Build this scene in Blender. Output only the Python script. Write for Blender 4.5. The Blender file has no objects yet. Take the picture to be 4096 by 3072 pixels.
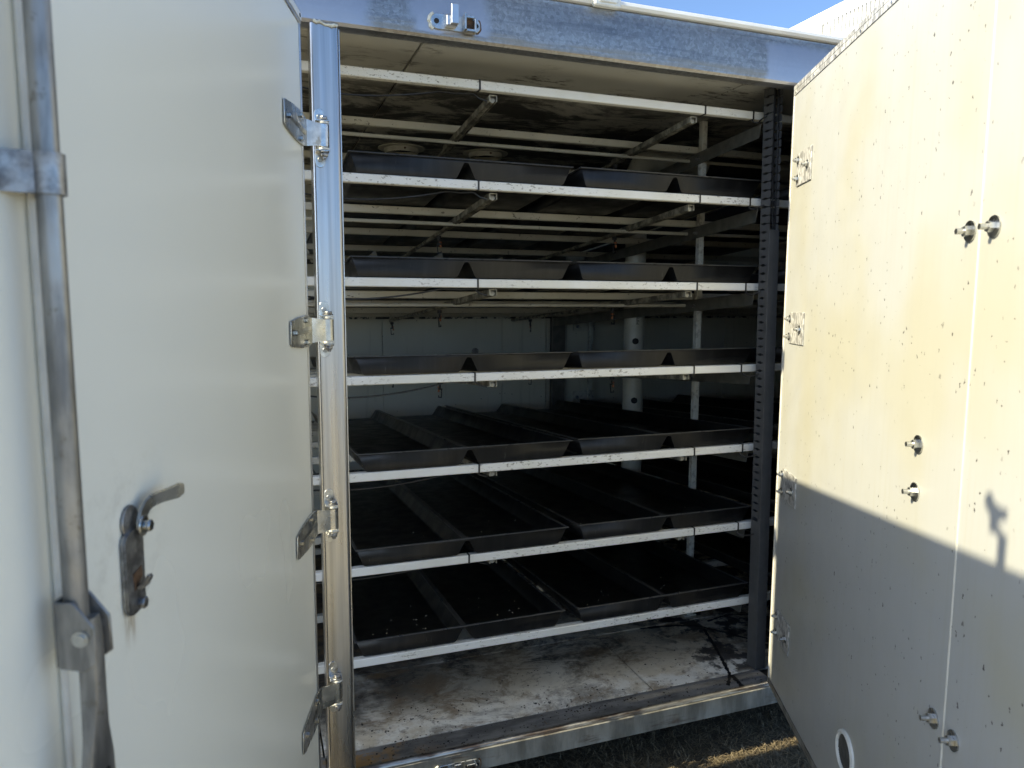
import bpy, bmesh, math, random
from mathutils import Vector, Matrix
random.seed(7)
SC = bpy.context.scene
COL = SC.collection
R = math.radians

# ------------------------------------------------------------------ camera
CAM = Vector((0.0, -2.1, 1.68))
YAW, PIT, ROL, FPX = R(19.845), R(6.337), R(0.1816), 2876.07
FWD = Vector((math.sin(YAW)*math.cos(PIT), math.cos(YAW)*math.cos(PIT), -math.sin(PIT)))
_r = Vector((math.cos(YAW), -math.sin(YAW), 0)); _u = _r.cross(FWD)
RGT = _r*math.cos(ROL) + _u*math.sin(ROL)
UPV = _u*math.cos(ROL) - _r*math.sin(ROL)
cd = bpy.data.cameras.new('camera'); cam = bpy.data.objects.new('camera', cd); COL.objects.link(cam)
cam.matrix_world = Matrix(((RGT.x, UPV.x, -FWD.x, CAM.x), (RGT.y, UPV.y, -FWD.y, CAM.y), (RGT.z, UPV.z, -FWD.z, CAM.z), (0, 0, 0, 1)))
cd.sensor_width = 36; cd.sensor_fit = 'HORIZONTAL'; cd.lens = FPX/4096*36
cd.clip_start = 0.02; cd.clip_end = 1000
cd.dof.use_dof = True; cd.dof.focus_distance = 2.35; cd.dof.aperture_fstop = 5.0
SC.camera = cam
# ------------------------------------------------------------------ light
SUN_EL, SUN_TURN = R(39.9), R(0.7)        # travels along +x, turned slightly towards +y
w = bpy.data.worlds.new('World'); SC.world = w; w.use_nodes = True
nt = w.node_tree; nt.nodes.clear()
sky = nt.nodes.new('ShaderNodeTexSky'); sky.sky_type = 'NISHITA'; sky.sun_disc = False
sky.sun_elevation = SUN_EL; sky.sun_rotation = R(270) - SUN_TURN
sky.air_density = 0.42; sky.dust_density = 1.4; sky.ozone_density = 10.0; sky.altitude = 800
bg = nt.nodes.new('ShaderNodeBackground'); bg.inputs[1].default_value = 0.15
wo = nt.nodes.new('ShaderNodeOutputWorld')
nt.links.new(sky.outputs[0], bg.inputs[0]); nt.links.new(bg.outputs[0], wo.inputs[0])
sd = bpy.data.lights.new('sun', 'SUN'); sd.energy = 2.0; sd.angle = R(0.55); sd.color = (1.0, 0.985, 0.965)
so = bpy.data.objects.new('sun', sd); COL.objects.link(so)
sdir = Vector((math.cos(SUN_EL)*math.cos(SUN_TURN), math.cos(SUN_EL)*math.sin(SUN_TURN), -math.sin(SUN_EL)))
so.rotation_euler = sdir.to_track_quat('-Z', 'Y').to_euler(); so.location = (-4, 0, 6)
SC.view_settings.view_transform = 'Standard'; SC.view_settings.look = 'None'
SC.view_settings.exposure = 2.12; SC.view_settings.gamma = 1.0; SC.view_settings.use_curve_mapping = False
SC.view_settings.use_white_balance = True; SC.view_settings.white_balance_temperature = 9800; SC.view_settings.white_balance_tint = 0
SC.render.engine = 'CYCLES'
SC.cycles.max_bounces = 10; SC.cycles.diffuse_bounces = 6; SC.cycles.glossy_bounces = 5

# ------------------------------------------------------------------ photo pixel -> place
def ray(px, py): return FWD + RGT*((px-2048)/FPX) + UPV*((1536-py)/FPX)
def PY(px, py, y): d = ray(px, py); return CAM + d*((y-CAM.y)/d.y)
def PX(px, py, x): d = ray(px, py); return CAM + d*((x-CAM.x)/d.x)
def PZ(px, py, z): d = ray(px, py); return CAM + d*((z-CAM.z)/d.z)

# ------------------------------------------------------------------ node materials
class NB:
    def __init__(s, name):
        s.m = bpy.data.materials.new(name); s.m.use_nodes = True
        s.t = s.m.node_tree; s.b = s.t.nodes['Principled BSDF']
        s.tc = s.t.nodes.new('ShaderNodeTexCoord')
    def n(s, typ, **k):
        x = s.t.nodes.new(typ)
        for a, v in k.items(): setattr(x, a, v)
        return x
    def l(s, a, b): s.t.links.new(a, b)
    def co(s, scale=(1, 1, 1), rnd=False, src='Object'):
        mp = s.n('ShaderNodeMapping'); mp.inputs['Scale'].default_value = scale
        if rnd:
            oi = s.n('ShaderNodeObjectInfo'); cx = s.n('ShaderNodeVectorMath', operation='SCALE')
            cb = s.n('ShaderNodeCombineXYZ'); s.l(oi.outputs['Random'], cb.inputs[0]); s.l(oi.outputs['Random'], cb.inputs[1])
            s.l(cb.outputs[0], cx.inputs[0]); cx.inputs['Scale'].default_value = 37.0
            ad = s.n('ShaderNodeVectorMath', operation='ADD'); s.l(s.tc.outputs[src], ad.inputs[0]); s.l(cx.outputs[0], ad.inputs[1])
            s.l(ad.outputs[0], mp.inputs[0])
        else: s.l(s.tc.outputs[src], mp.inputs[0])
        return mp.outputs[0]
    def noise(s, scale, detail=4, rough=.55, vec=None, dist=0):
        x = s.n('ShaderNodeTexNoise'); x.inputs['Scale'].default_value = scale; x.inputs['Detail'].default_value = detail
        x.inputs['Roughness'].default_value = rough; x.inputs['Distortion'].default_value = dist
        if vec is not None: s.l(vec, x.inputs['Vector'])
        else: s.l(s.tc.outputs['Object'], x.inputs['Vector'])
        return x.outputs[0]
    def ramp(s, v, a, b, va=0.0, vb=1.0):
        x = s.n('ShaderNodeMapRange'); x.inputs[1].default_value = a; x.inputs[2].default_value = b
        x.inputs[3].default_value = va; x.inputs[4].default_value = vb; x.interpolation_type = 'SMOOTHSTEP'; s.l(v, x.inputs[0]); return x.outputs[0]
    def mul(s, a, b, op='MULTIPLY'):
        x = s.n('ShaderNodeMath', operation=op)
        for i, v in enumerate((a, b)):
            if isinstance(v, (int, float)): x.inputs[i].default_value = v
            else: s.l(v, x.inputs[i])
        x.use_clamp = op in ('ADD', 'SUBTRACT'); return x.outputs[0]
    def mix(s, f, a, b):
        x = s.n('ShaderNodeMix', data_type='RGBA')
        if isinstance(f, (int, float)): x.inputs[0].default_value = f
        else: s.l(f, x.inputs[0])
        for i, v in ((6, a), (7, b)):
            if isinstance(v, tuple): x.inputs[i].default_value = (*v, 1)
            else: s.l(v, x.inputs[i])
        return x.outputs[2]
    def sep(s):
        x = s.n('ShaderNodeSeparateXYZ'); s.l(s.tc.outputs['Object'], x.inputs[0]); return x.outputs
    def specks(s, scale, thr, vec=None, keep=.5):
        v = s.n('ShaderNodeTexVoronoi'); v.inputs['Scale'].default_value = scale
        if vec is not None: s.l(vec, v.inputs['Vector'])
        else: s.l(s.tc.outputs['Object'], v.inputs['Vector'])
        d = s.ramp(v.outputs['Distance'], thr*.7, thr, 1, 0)
        sp = s.n('ShaderNodeSeparateColor'); s.l(v.outputs['Color'], sp.inputs[0])
        k = s.ramp(sp.outputs[0], keep, keep+.02); return s.mul(d, k)
    def bump(s, h, strength, dist=.002):
        x = s.n('ShaderNodeBump'); x.inputs['Strength'].default_value = strength; x.inputs['Distance'].default_value = dist
        s.l(h, x.inputs['Height']); s.l(x.outputs[0], s.b.inputs['Normal'])
    def fin(s, col=None, rough=.5, metal=0.0, spec=None):
        if isinstance(col, tuple): s.b.inputs['Base Color'].default_value = (*col, 1)
        elif col is not None: s.l(col, s.b.inputs['Base Color'])
        if isinstance(rough, (int, float)): s.b.inputs['Roughness'].default_value = rough
        else: s.l(rough, s.b.inputs['Roughness'])
        if isinstance(metal, (int, float)): s.b.inputs['Metallic'].default_value = metal
        else: s.l(metal, s.b.inputs['Metallic'])
        if spec is not None: s.b.inputs['Specular IOR Level'].default_value = spec
        return s.m
M = {}
def simple(name, col, rough, metal=0.0, var=.12, sc=30):
    b = NB(name); f = b.noise(sc, 5)
    c2 = tuple(max(0, v*(1-2.2*var)) for v in col)
    M[name] = b.fin(b.mix(b.ramp(f, .3, .7), c2, col), b.ramp(b.noise(sc*.6), .3, .7, rough*.82, min(1, rough*1.18)), metal)
def build_materials():
    # left door, painted outer skin
    b = NB('door_paint_outer'); X = b.sep()
    blot = b.ramp(b.noise(1.3, 3), .35, .7)
    c = b.mix(blot, (.86, .86, .785), (.875, .87, .78))
    st = b.mul(b.ramp(b.noise(1, 6, .7, b.co((190, 190, 5))), .60, .70), b.ramp(X[0], .02, .16, 1, 0))     # dirty runs by the hinges
    st = b.mul(st, b.ramp(b.noise(3.2, 2), .42, .55))
    c = b.mix(b.mul(st, .75), c, (.16, .135, .09))
    # rust run below the lock handle
    dx = b.ramp(b.mul(b.mul(X[0], 1.062, 'SUBTRACT'), 1.0), .022, .03, 1, 0)
    hx = b.n('ShaderNodeMath', operation='ABSOLUTE'); q = b.n('ShaderNodeMath', operation='SUBTRACT'); q.inputs[1].default_value = 1.062; b.l(X[0], q.inputs[0]); b.l(q.outputs[0], hx.inputs[0])
    rx = b.ramp(hx.outputs[0], .006, .022, 1, 0)
    rz = b.mul(b.ramp(X[2], 1.215, 1.277), b.ramp(X[2], 1.285, 1.292, 1, 0))
    rn = b.ramp(b.noise(1, 5, .6, b.co((150, 150, 18))), .36, .66)
    c = b.mix(b.mul(b.mul(rx, rz), b.mul(rn, .85)), c, (.27, .165, .06))
    gz = b.n('ShaderNodeMath', operation='ABSOLUTE'); q2 = b.n('ShaderNodeMath', operation='SUBTRACT'); q2.inputs[1].default_value = 1.36; b.l(X[2], q2.inputs[0]); b.l(q2.outputs[0], gz.inputs[0])
    gr = b.mul(b.mul(b.ramp(hx.outputs[0], .03, .16, 1, 0), b.ramp(gz.outputs[0], .05, .16, 1, 0)), b.ramp(b.noise(22, 5, .7), .45, .70))
    c = b.mix(b.mul(gr, .22), c, (.35, .31, .24))
    M['door_paint_outer'] = b.fin(c, b.ramp(b.noise(2.2, 2), .3, .7, .20, .28), 0, .5)
    # right door, inner skin : cream, stained, mould specks
    b = NB('door_paint_inner'); X = b.sep()
    n1 = b.ramp(b.noise(2.1, 3, .5, b.co((1, 1, .8))), .42, .68)
    c = b.mix(n1, (.41, .425, .43), (.405, .40, .345))
    streak = b.ramp(b.noise(1, 5, .6, b.co((60, 60, 2.2))), .48, .72)
    c = b.mix(b.mul(streak, .35), c, (.385, .385, .345))
    low = b.mul(b.ramp(X[2], .3, .95, 1, 0), b.ramp(b.noise(2.6, 4), .3, .65))
    c = b.mix(b.mul(low, .38), c, (.38, .37, .335))
    clump = b.ramp(b.noise(3.4, 2), .36, .54)
    wob = b.co((1, 1, .62))
    wv = b.n('ShaderNodeVectorMath', operation='ADD'); nn = b.n('ShaderNodeTexNoise'); nn.inputs['Scale'].default_value = 120; nn.inputs['Detail'].default_value = 2
    b.l(b.tc.outputs['Object'], nn.inputs['Vector']); vs = b.n('ShaderNodeVectorMath', operation='SCALE'); vs.inputs['Scale'].default_value = .012
    b.l(nn.outputs['Color'], vs.inputs[0]); b.l(wob, wv.inputs[0]); b.l(vs.outputs[0], wv.inputs[1])
    s1 = b.mul(b.specks(66, .165, wv.outputs[0], .62), clump)
    s2 = b.mul(b.specks(26, .095, wv.outputs[0], .66), b.ramp(b.noise(2.7, 3), .40, .56))
    s3 = b.mul(b.specks(9, .060, wv.outputs[0], .72), b.ramp(X[2], .5, 1.2, .35, 1))
    allS = b.mul(b.mul(s1, s2, 'MAXIMUM'), s3, 'MAXIMUM')
    c = b.mix(b.mul(allS, b.ramp(X[2], .4, 1.1, .7, .95)), c, (.04, .033, .036))
    M['door_paint_inner'] = b.fin(c, b.ramp(b.noise(11, 4), .3, .7, .34, .48), 0, .45)
    b.bump(b.noise(2.0, 2), .08, .01)
    simple('door_core', (.66, .64, .55), .6, 0, .06)
    # galvanised header and sill
    b = NB('galvanised'); X = b.sep()
    v = b.n('ShaderNodeTexVoronoi'); v.inputs['Scale'].default_value = 110; b.l(b.tc.outputs['Object'], v.inputs['Vector'])
    spc = b.n('ShaderNodeSeparateColor'); b.l(v.outputs['Color'], spc.inputs[0])
    c = b.mix(spc.outputs[0], (.28, .28, .28), (.41, .41, .405))
    drag = b.ramp(b.noise(1, 6, .65, b.co((2.5, 40, 60))), .45, .68)
    c = b.mix(b.mul(drag, .45), c, (.13, .145, .165))
    band = b.mul(b.ramp(X[2], 2.430, 2.446), b.ramp(X[2], 2.462, 2.478, 1, 0))
    edge = b.mul(band, b.ramp(b.noise(1, 5, .6, b.co((3, 30, 60))), .34, .58))
    c = b.mix(b.mul(edge, .72), c, (.34, .27, .20))
    rs = b.mul(b.ramp(b.noise(1, 5, .7, b.co((9, 30, 45))), .68, .74), .7)
    c = b.mix(rs, c, (.19, .09, .05))
    wn = b.noise(9, 3); xw = b.mul(b.mul(wn, .09), X[0], 'ADD'); xw.node.use_clamp = False
    dz = b.mul(b.mul(b.noise(7, 3), .05), X[2], 'ADD'); dz.node.use_clamp = False
    p1 = b.ramp(xw, .36, .40, 1, 0)
    p2 = b.mul(b.mul(b.ramp(xw, .485, .515), b.ramp(xw, .70, .74, 1, 0)), b.ramp(dz, 2.475, 2.485))
    p3 = b.mul(b.ramp(xw, 1.70, 1.73), b.ramp(dz, 2.60, 2.575))
    pm = b.mul(b.mul(p1, p2, 'MAXIMUM'), p3, 'MAXIMUM')
    c = b.mix(b.mul(pm, .85), c, (.47, .475, .51))
    rough = b.ramp(b.noise(1.7, 3), .35, .65, .36, .50)
    M['galvanised'] = b.fin(c, rough, b.mul(edge, .92, 'SUBTRACT') if False else .88)
    b.bump(b.mul(b.noise(170, 3, .6), b.ramp(pm, 0, 1, 1, .12)), .75, .0016)
    b = NB('galvanised_polished')
    c = b.mix(b.ramp(b.noise(14, 4), .35, .65), (.44, .455, .49), (.52, .535, .57))
    M['galvanised_polished'] = b.fin(c, b.ramp(b.noise(8, 3), .3, .7, .30, .42), .88)
    b.bump(b.noise(60, 3), .05, .001)
    # weathered sill steel
    b = NB('sill_steel'); X = b.sep()
    c = b.mix(b.ramp(b.noise(1, 6, .65, b.co((12, 12, 3))), .35, .66), (.19, .185, .165), (.38, .375, .345))
    c = b.mix(b.mul(b.ramp(b.noise(1, 6, .65, b.co((4, 20, 30))), .55, .70), .8), c, (.10, .055, .035))
    M['sill_steel'] = b.fin(c, b.ramp(b.noise(20), .3, .7, .38, .62), .55)
    b.bump(b.noise(70, 5, .65), .25, .002)
    b = NB('sill_lip')
    c = b.mix(b.ramp(b.noise(1, 5, .6, b.co((7, 30, 30))), .38, .60), (.12, .09, .075), (.42, .415, .40))
    M['sill_lip'] = b.fin(c, .33, .8)
    # threshold strip
    b = NB('threshold'); X = b.sep()
    c = b.mix(b.ramp(b.noise(1, 6, .62, b.co((8, 26, 26))), .35, .68), (.15, .152, .155), (.30, .302, .305))
    c = b.mix(b.mul(b.specks(60, .17, None, .62), .9), c, (.02, .018, .017))
    rl = b.mul(b.ramp(X[0], .24, .62, 1, 0), b.ramp(b.noise(13, 5, .65), .46, .58))
    c = b.mix(rl, c, (.42, .25, .11))
    M['threshold'] = b.fin(c, b.ramp(b.noise(25), .3, .7, .34, .6), .35)
    b.bump(b.noise(60, 4), .2, .002)
    # stainless / zinc / aluminium
    b = NB('stainless'); X = b.sep()
    str_ = b.noise(1, 4, .6, b.co((55, 55, .8)))
    c = b.mix(b.ramp(str_, .3, .7), (.34, .345, .355), (.50, .505, .515))
    c = b.mix(b.mul(b.ramp(b.noise(1, 6, .7, b.co((70, 70, 26))), .60, .74), b.ramp(X[2], .25, 1.3, .85, .15)), c, (.22, .20, .165))
    M['stainless'] = b.fin(c, b.ramp(b.noise(1, 3, .5, b.co((30, 30, 1.6))), .3, .7, .24, .38), 1.0)
    b.bump(b.noise(1, 2, .5, b.co((9, 9, 2.2))), .22, .014)
    b = NB('zinc')
    c = b.mix(b.ramp(b.noise(38, 5), .35, .68), (.42, .43, .425), (.60, .605, .59))
    c = b.mix(b.mul(b.ramp(b.noise(24, 5, .7), .60, .72), .6), c, (.26, .21, .14))
    M['zinc'] = b.fin(c, b.ramp(b.noise(20, 4), .3, .7, .20, .40), 1.0)
    b = NB('zinc_dull')
    c = b.mix(b.ramp(b.noise(46, 5, .65), .32, .66), (.16, .16, .165), (.38, .385, .39))
    M['zinc_dull'] = b.fin(c, b.ramp(b.noise(30, 4), .3, .7, .34, .55), .9)
    b = NB('spangle_plate')
    v = b.n('ShaderNodeTexVoronoi'); v.inputs['Scale'].default_value = 120; b.l(b.co((1, 1, .55)), v.inputs['Vector'])
    spc = b.n('ShaderNodeSeparateColor'); b.l(v.outputs['Color'], spc.inputs[0])
    c = b.mix(b.ramp(spc.outputs[0], .2, .8), (.34, .34, .335), (.66, .66, .65))
    M['spangle_plate'] = b.fin(c, b.ramp(spc.outputs[1], 0, 1, .35, .6), .35); b.bump(spc.outputs[2], .25, .001)
    b = NB('pole_steel')
    c = b.mix(b.ramp(b.noise(1, 5, .6, b.co((40, 40, 7))), .34, .66), (.17, .172, .172), (.34, .338, .33))
    c = b.mix(b.mul(b.ramp(b.noise(34, 5, .7), .60, .68), .7), c, (.16, .145, .12))
    M['pole_steel'] = b.fin(c, b.ramp(b.noise(22, 4), .3, .7, .36, .52), .8)
    simple('aluminium', (.60, .61, .62), .32, 1.0, .06, 25)
    simple('aluminium_dull', (.42, .43, .42), .45, .8, .12, 60)
    # white rails with grime
    b = NB('rail_white')
    c = b.mix(b.ramp(b.noise(6, 4), .35, .7), (.76, .755, .725), (.70, .685, .62))
    g = b.ramp(b.noise(1, 6, .72, b.co((60, 120, 120), True)), .55, .64)
    g2 = b.ramp(b.noise(2.3, 2, .5, b.co((1, 1, 1), True)), .40, .60)
    c = b.mix(b.mul(b.mul(g, g2), .85), c, (.15, .12, .085))
    M['rail_white'] = b.fin(c, b.ramp(b.noise(20), .3, .7, .30, .48), 0, .5)
    b = NB('rail_cream')
    c = b.mix(b.ramp(b.noise(5, 5), .35, .7), (.50, .485, .425), (.40, .385, .33))
    c = b.mix(b.mul(b.ramp(b.noise(1, 6, .72, b.co((40, 60, 60), True)), .60, .66), .9), c, (.07, .06, .045))
    M['rail_cream'] = b.fin(c, .5)
    b = NB('upright_paint')
    c = b.mix(b.ramp(b.noise(30, 6, .75), .48, .62), (.56, .55, .49), (.15, .125, .10))
    M['upright_paint'] = b.fin(b.mix(.45, c, (.56, .55, .49)), .55)
    b = NB('grimy_channel')
    c = b.mix(b.ramp(b.noise(24, 6, .7), .36, .64), (.10, .095, .08), (.40, .385, .33))
    M['grimy_channel'] = b.fin(c, .55, .2)
    simple('beam_steel', (.215, .215, .195), .5, .55, .14, 20)
    b = NB('ledger')
    c = b.mix(b.ramp(b.noise(26, 6, .7), .47, .55), (.03, .028, .025), (.55, .54, .48)); M['ledger'] = b.fin(c, .6)
    # tray plastic
    b = NB('tray_black'); cv = b.co((1, 1, 1), True)
    dust = b.ramp(b.noise(1, 6, .65, b.co((30, 6, 3.5), True)), .44, .72)
    c = b.mix(b.mul(dust, .55), (.0065, .0067, .0072), (.022, .0224, .023))
    sc = b.ramp(b.noise(1, 4, .7, b.co((60, 30, 9), True)), .66, .72)
    c = b.mix(b.mul(sc, .55), c, (.06, .062, .062))
    M['tray_black'] = b.fin(c, b.ramp(b.noise(14, 4, .6, cv), .3, .7, .34, .50), 0, .33)
    b.bump(b.noise(260, 2), .05, .0006)
    simple('tray_rim', (.05, .0515, .053), .32, 0, .15)  # lighter than the shell: edge highlight put into the rim colour
    # ceiling, walls, floor
    b = NB('ceiling_panel'); X = b.sep()
    mm = b.ramp(b.noise(2.4, 4, .6), .44, .58)
    st = b.mul(b.ramp(b.noise(1, 8, .78, b.co((8, 30, 20))), .50, .58), mm)
    c = b.mix(b.ramp(b.noise(2, 3), .3, .7), (.52, .51, .475), (.44, .43, .395))
    c = b.mix(b.mul(st, .9), c, (.06, .05, .035))
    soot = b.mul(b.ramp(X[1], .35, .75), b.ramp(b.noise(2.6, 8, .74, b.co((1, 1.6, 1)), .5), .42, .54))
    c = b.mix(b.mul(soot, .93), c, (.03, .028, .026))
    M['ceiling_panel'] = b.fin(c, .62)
    b = NB('wall_panel')
    c = b.mix(b.ramp(b.noise(1.6, 4), .3, .7), (.66, .64, .55), (.58, .56, .47))
    c = b.mix(b.mul(b.specks(24, .10, None, .72), .85), c, (.05, .045, .035))
    c = b.mix(b.mul(b.ramp(b.noise(1, 5, .6, b.co((30, 30, 2))), .58, .72), .3), c, (.36, .34, .27))
    M['wall_panel'] = b.fin(c, .5)
    b = NB('floor_panel'); X = b.sep()
    c = b.mix(b.ramp(b.noise(3.1, 6, .62), .36, .66), (.62, .54, .42), (.76, .71, .61))
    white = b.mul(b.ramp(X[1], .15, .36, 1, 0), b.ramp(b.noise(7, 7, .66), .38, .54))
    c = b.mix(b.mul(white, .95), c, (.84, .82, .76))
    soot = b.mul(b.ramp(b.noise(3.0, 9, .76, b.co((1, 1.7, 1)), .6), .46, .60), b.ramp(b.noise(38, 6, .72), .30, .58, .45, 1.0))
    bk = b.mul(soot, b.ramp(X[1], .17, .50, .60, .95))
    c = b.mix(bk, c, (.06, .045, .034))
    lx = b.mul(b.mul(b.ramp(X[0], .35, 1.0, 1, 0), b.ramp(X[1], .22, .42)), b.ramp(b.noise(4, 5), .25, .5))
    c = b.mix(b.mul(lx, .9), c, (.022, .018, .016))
    c = b.mix(b.mul(b.ramp(b.noise(5.5, 8, .74, b.co((1, 1.5, 1)), .4), .48, .62), .7), c, (.21, .135, .075))
    c = b.mix(b.mul(b.ramp(b.noise(30, 7, .75), .56, .64), .6), c, (.11, .075, .05))
    c = b.mix(b.mul(b.specks(75, .15, None, .70), .85), c, (.05, .04, .03))
    c = b.mix(b.mul(b.specks(110, .14, None, .86), .9), c, (.82, .80, .74))
    rt = b.mul(b.mul(b.ramp(X[0], 1.55, 1.72), b.ramp(b.noise(9, 6, .62), .47, .54)), b.ramp(X[1], .10, .16))
    c = b.mix(b.mul(rt, .92), c, (.02, .018, .02))
    M['floor_panel'] = b.fin(c, b.ramp(b.noise(9), .3, .7, .45, .75)); b.bump(b.noise(45, 6, .65), .3, .003)
    simple('joint_black', (.015, .014, .014), .6, 0, .2)
    simple('black_plastic', (.018, .018, .019), .42, 0, .2)
    simple('rubber', (.025, .025, .026), .6, 0, .2)
    simple('cable_black', (.022, .022, .023), .45, 0, .2)
    simple('trunking', (.075, .077, .08), .46, 0, .08)
    simple('orange_plastic', (.50, .16, .06), .4, 0, .1)
    simple('white_paint', (.80, .80, .78), .42, 0, .04, 8)
    simple('white_plastic', (.74, .74, .70), .4, 0, .06)
    simple('sealant', (.70, .66, .54), .55, 0, .12, 80)
    simple('slot_grey', (.32, .32, .31), .6, 0, .1)
    simple('bead_cream', (.58, .57, .52), .5, 0, .05)
    simple('rust', (.16, .085, .045), .75, 0, .3, 60)
    simple('dark_hole', (.012, .012, .012), .8, 0, .1)
    simple('mesh_grey', (.16, .155, .14), .6, .4, .2)
    b = NB('unit_white')
    c = b.mix(b.mul(b.ramp(b.noise(1, 6, .7, b.co((30, 30, 12))), .56, .66), b.ramp(b.noise(3, 2), .45, .6)), (.80, .80, .79), (.42, .42, .40)); M['unit_white'] = b.fin(c, .5)
    b = NB('pvc')
    c = b.mix(b.ramp(b.noise(8, 5), .35, .7), (.53, .52, .46), (.43, .42, .36))
    c = b.mix(b.mul(b.specks(60, .16, None, .8), .8), c, (.08, .06, .04)); M['pvc'] = b.fin(c, .33)
    b = NB('ground')
    c = b.mix(b.ramp(b.noise(26, 8, .7), .35, .66), (.29, .25, .175), (.47, .405, .29))
    c = b.mix(b.ramp(b.noise(2, 5), .4, .65), c, (.40, .345, .245)); X = b.sep(); soil_shade = b.mul(b.mul(b.ramp(X[1], -1.0, -.45), b.ramp(X[1], 2.6, 3.2, 1, 0)), b.mul(b.ramp(X[0], -1.9, -1.4), b.ramp(X[0], 4.4, 5.0, 1, 0)))  # mask: shade around and under the container, painted into the soil colour
    c = b.mix(b.mul(soil_shade, .9), c, (.06, .044, .026)); M['ground'] = b.fin(c, .95); b.bump(b.noise(60, 6, .7), .8, .02)
    b = NB('grass'); oi = b.n('ShaderNodeNewGeometry')
    c = b.mix(oi.outputs['Random Per Island'], (.06, .045, .027), (.24, .19, .12)); M['grass'] = b.fin(c, .8)
    b = NB('chip'); oi = b.n('ShaderNodeNewGeometry')
    c = b.mix(b.ramp(oi.outputs['Random Per Island'], .5, .9), (.025, .02, .017), (.13, .10, .07)); M['chip'] = b.fin(c, .8)
    simple('seed', (.55, .50, .40), .6, 0, .2)
build_materials()

# ------------------------------------------------------------------ mesh helpers
class MB:
    def __init__(s): s.v = []; s.f = []
    def box(s, x0, x1, y0, y1, z0, z1):
        k = len(s.v)
        s.v += [(x0,y0,z0),(x1,y0,z0),(x1,y1,z0),(x0,y1,z0),(x0,y0,z1),(x1,y0,z1),(x1,y1,z1),(x0,y1,z1)]
        s.f += [tuple(k+i for i in q) for q in ((0,3,2,1),(4,5,6,7),(0,1,5,4),(1,2,6,5),(2,3,7,6),(3,0,4,7))]
        return s
    def prism(s, pts, ax, a, b):
        """outline pts (2-D) extruded along axis ax ('x','y','z') from a to b"""
        area = sum(pts[i][0]*pts[(i+1) % len(pts)][1]-pts[(i+1) % len(pts)][0]*pts[i][1] for i in range(len(pts)))
        mk = {'x': lambda p, t: (t, p[0], p[1]), 'y': lambda p, t: (p[0], t, p[1]), 'z': lambda p, t: (p[0], p[1], t)}[ax]
        sgn = (area > 0) == (ax != 'y')
        if a > b: a, b = b, a
        if not sgn: pts = pts[::-1]
        k = len(s.v); n = len(pts)
        s.v += [mk(p, a) for p in pts] + [mk(p, b) for p in pts]
        s.f.append(tuple(k+i for i in range(n-1, -1, -1))); s.f.append(tuple(k+n+i for i in range(n)))
        for i in range(n): j = (i+1) % n; s.f.append((k+i, k+j, k+n+j, k+n+i))
        return s
    def tube(s, path, r, seg=8, cap=True):
        P = [Vector(p) for p in path]; n = len(P); k = len(s.v)
        up = None
        for i, p in enumerate(P):
            t = (P[min(i+1, n-1)]-P[max(i-1, 0)]).normalized()
            if up is None: up = Vector((0, 0, 1)) if abs(t.z) < .9 else Vector((1, 0, 0))
            a = (up - t*up.dot(t)).normalized(); up = a; b_ = t.cross(a)
            rr = r[i] if isinstance(r, (list, tuple)) else r
            for j in range(seg):
                q = 2*math.pi*j/seg; s.v.append(tuple(p + a*(math.cos(q)*rr) + b_*(math.sin(q)*rr)))
        for i in range(n-1):
            for j in range(seg):
                s.f.append((k+i*seg+j, k+i*seg+(j+1) % seg, k+(i+1)*seg+(j+1) % seg, k+(i+1)*seg+j))
        if cap:
            s.f.append(tuple(k+j for j in range(seg-1, -1, -1))); s.f.append(tuple(k+(n-1)*seg+j for j in range(seg)))
        return s
    def cyl(s, p0, p1, r, seg=12): return s.tube([p0, p1], r, seg)
    def build(s, name, mat, parent=None, bevel=0.0, bseg=1, smooth=True, ang=35):
        me = bpy.data.meshes.new(name); me.from_pydata(s.v, [], s.f); me.update()
        bm = bmesh.new(); bm.from_mesh(me); bmesh.ops.recalc_face_normals(bm, faces=bm.faces)
        if bevel:
            ed = [e for e in bm.edges if len(e.link_faces) == 2 and e.calc_face_angle(0) > .5]
            bmesh.ops.bevel(bm, geom=ed, offset=bevel, segments=bseg, affect='EDGES', clamp_overlap=True)
        bm.to_mesh(me); bm.free()
        if smooth:
            me.shade_smooth(); me.set_sharp_from_angle(angle=R(ang))
        me.materials.append(M[mat])
        o = bpy.data.objects.new(name, me); COL.objects.link(o)
        if parent: o.parent = parent
        return o
def tag(o, label, cat, group=None, kind=None):
    o['label'] = label; o['category'] = cat
    if group: o['group'] = group
    if kind: o['kind'] = kind
    return o
def empty(name, loc=(0, 0, 0), rz=0.0):
    o = bpy.data.objects.new(name, None); COL.objects.link(o); o.location = loc; o.rotation_euler = (0, 0, rz); o.empty_display_size = .1
    return o
def inst(src, parent, loc=None, rot=None, scale=None):
    c = src.copy(); COL.objects.link(c); c.parent = parent
    if loc is not None: c.location = loc
    if rot is not None: c.rotation_euler = rot
    if scale is not None: c.scale = scale
    return c
def arc(cx, cy, r, a0, a1, n): return [(cx+r*math.cos(R(a0+(a1-a0)*i/n)), cy+r*math.sin(R(a0+(a1-a0)*i/n))) for i in range(n+1)]
def hexagon(cx, cy, r, rot=0): return [(cx+r*math.cos(R(60*i+rot)), cy+r*math.sin(R(60*i+rot))) for i in range(6)]

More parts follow.
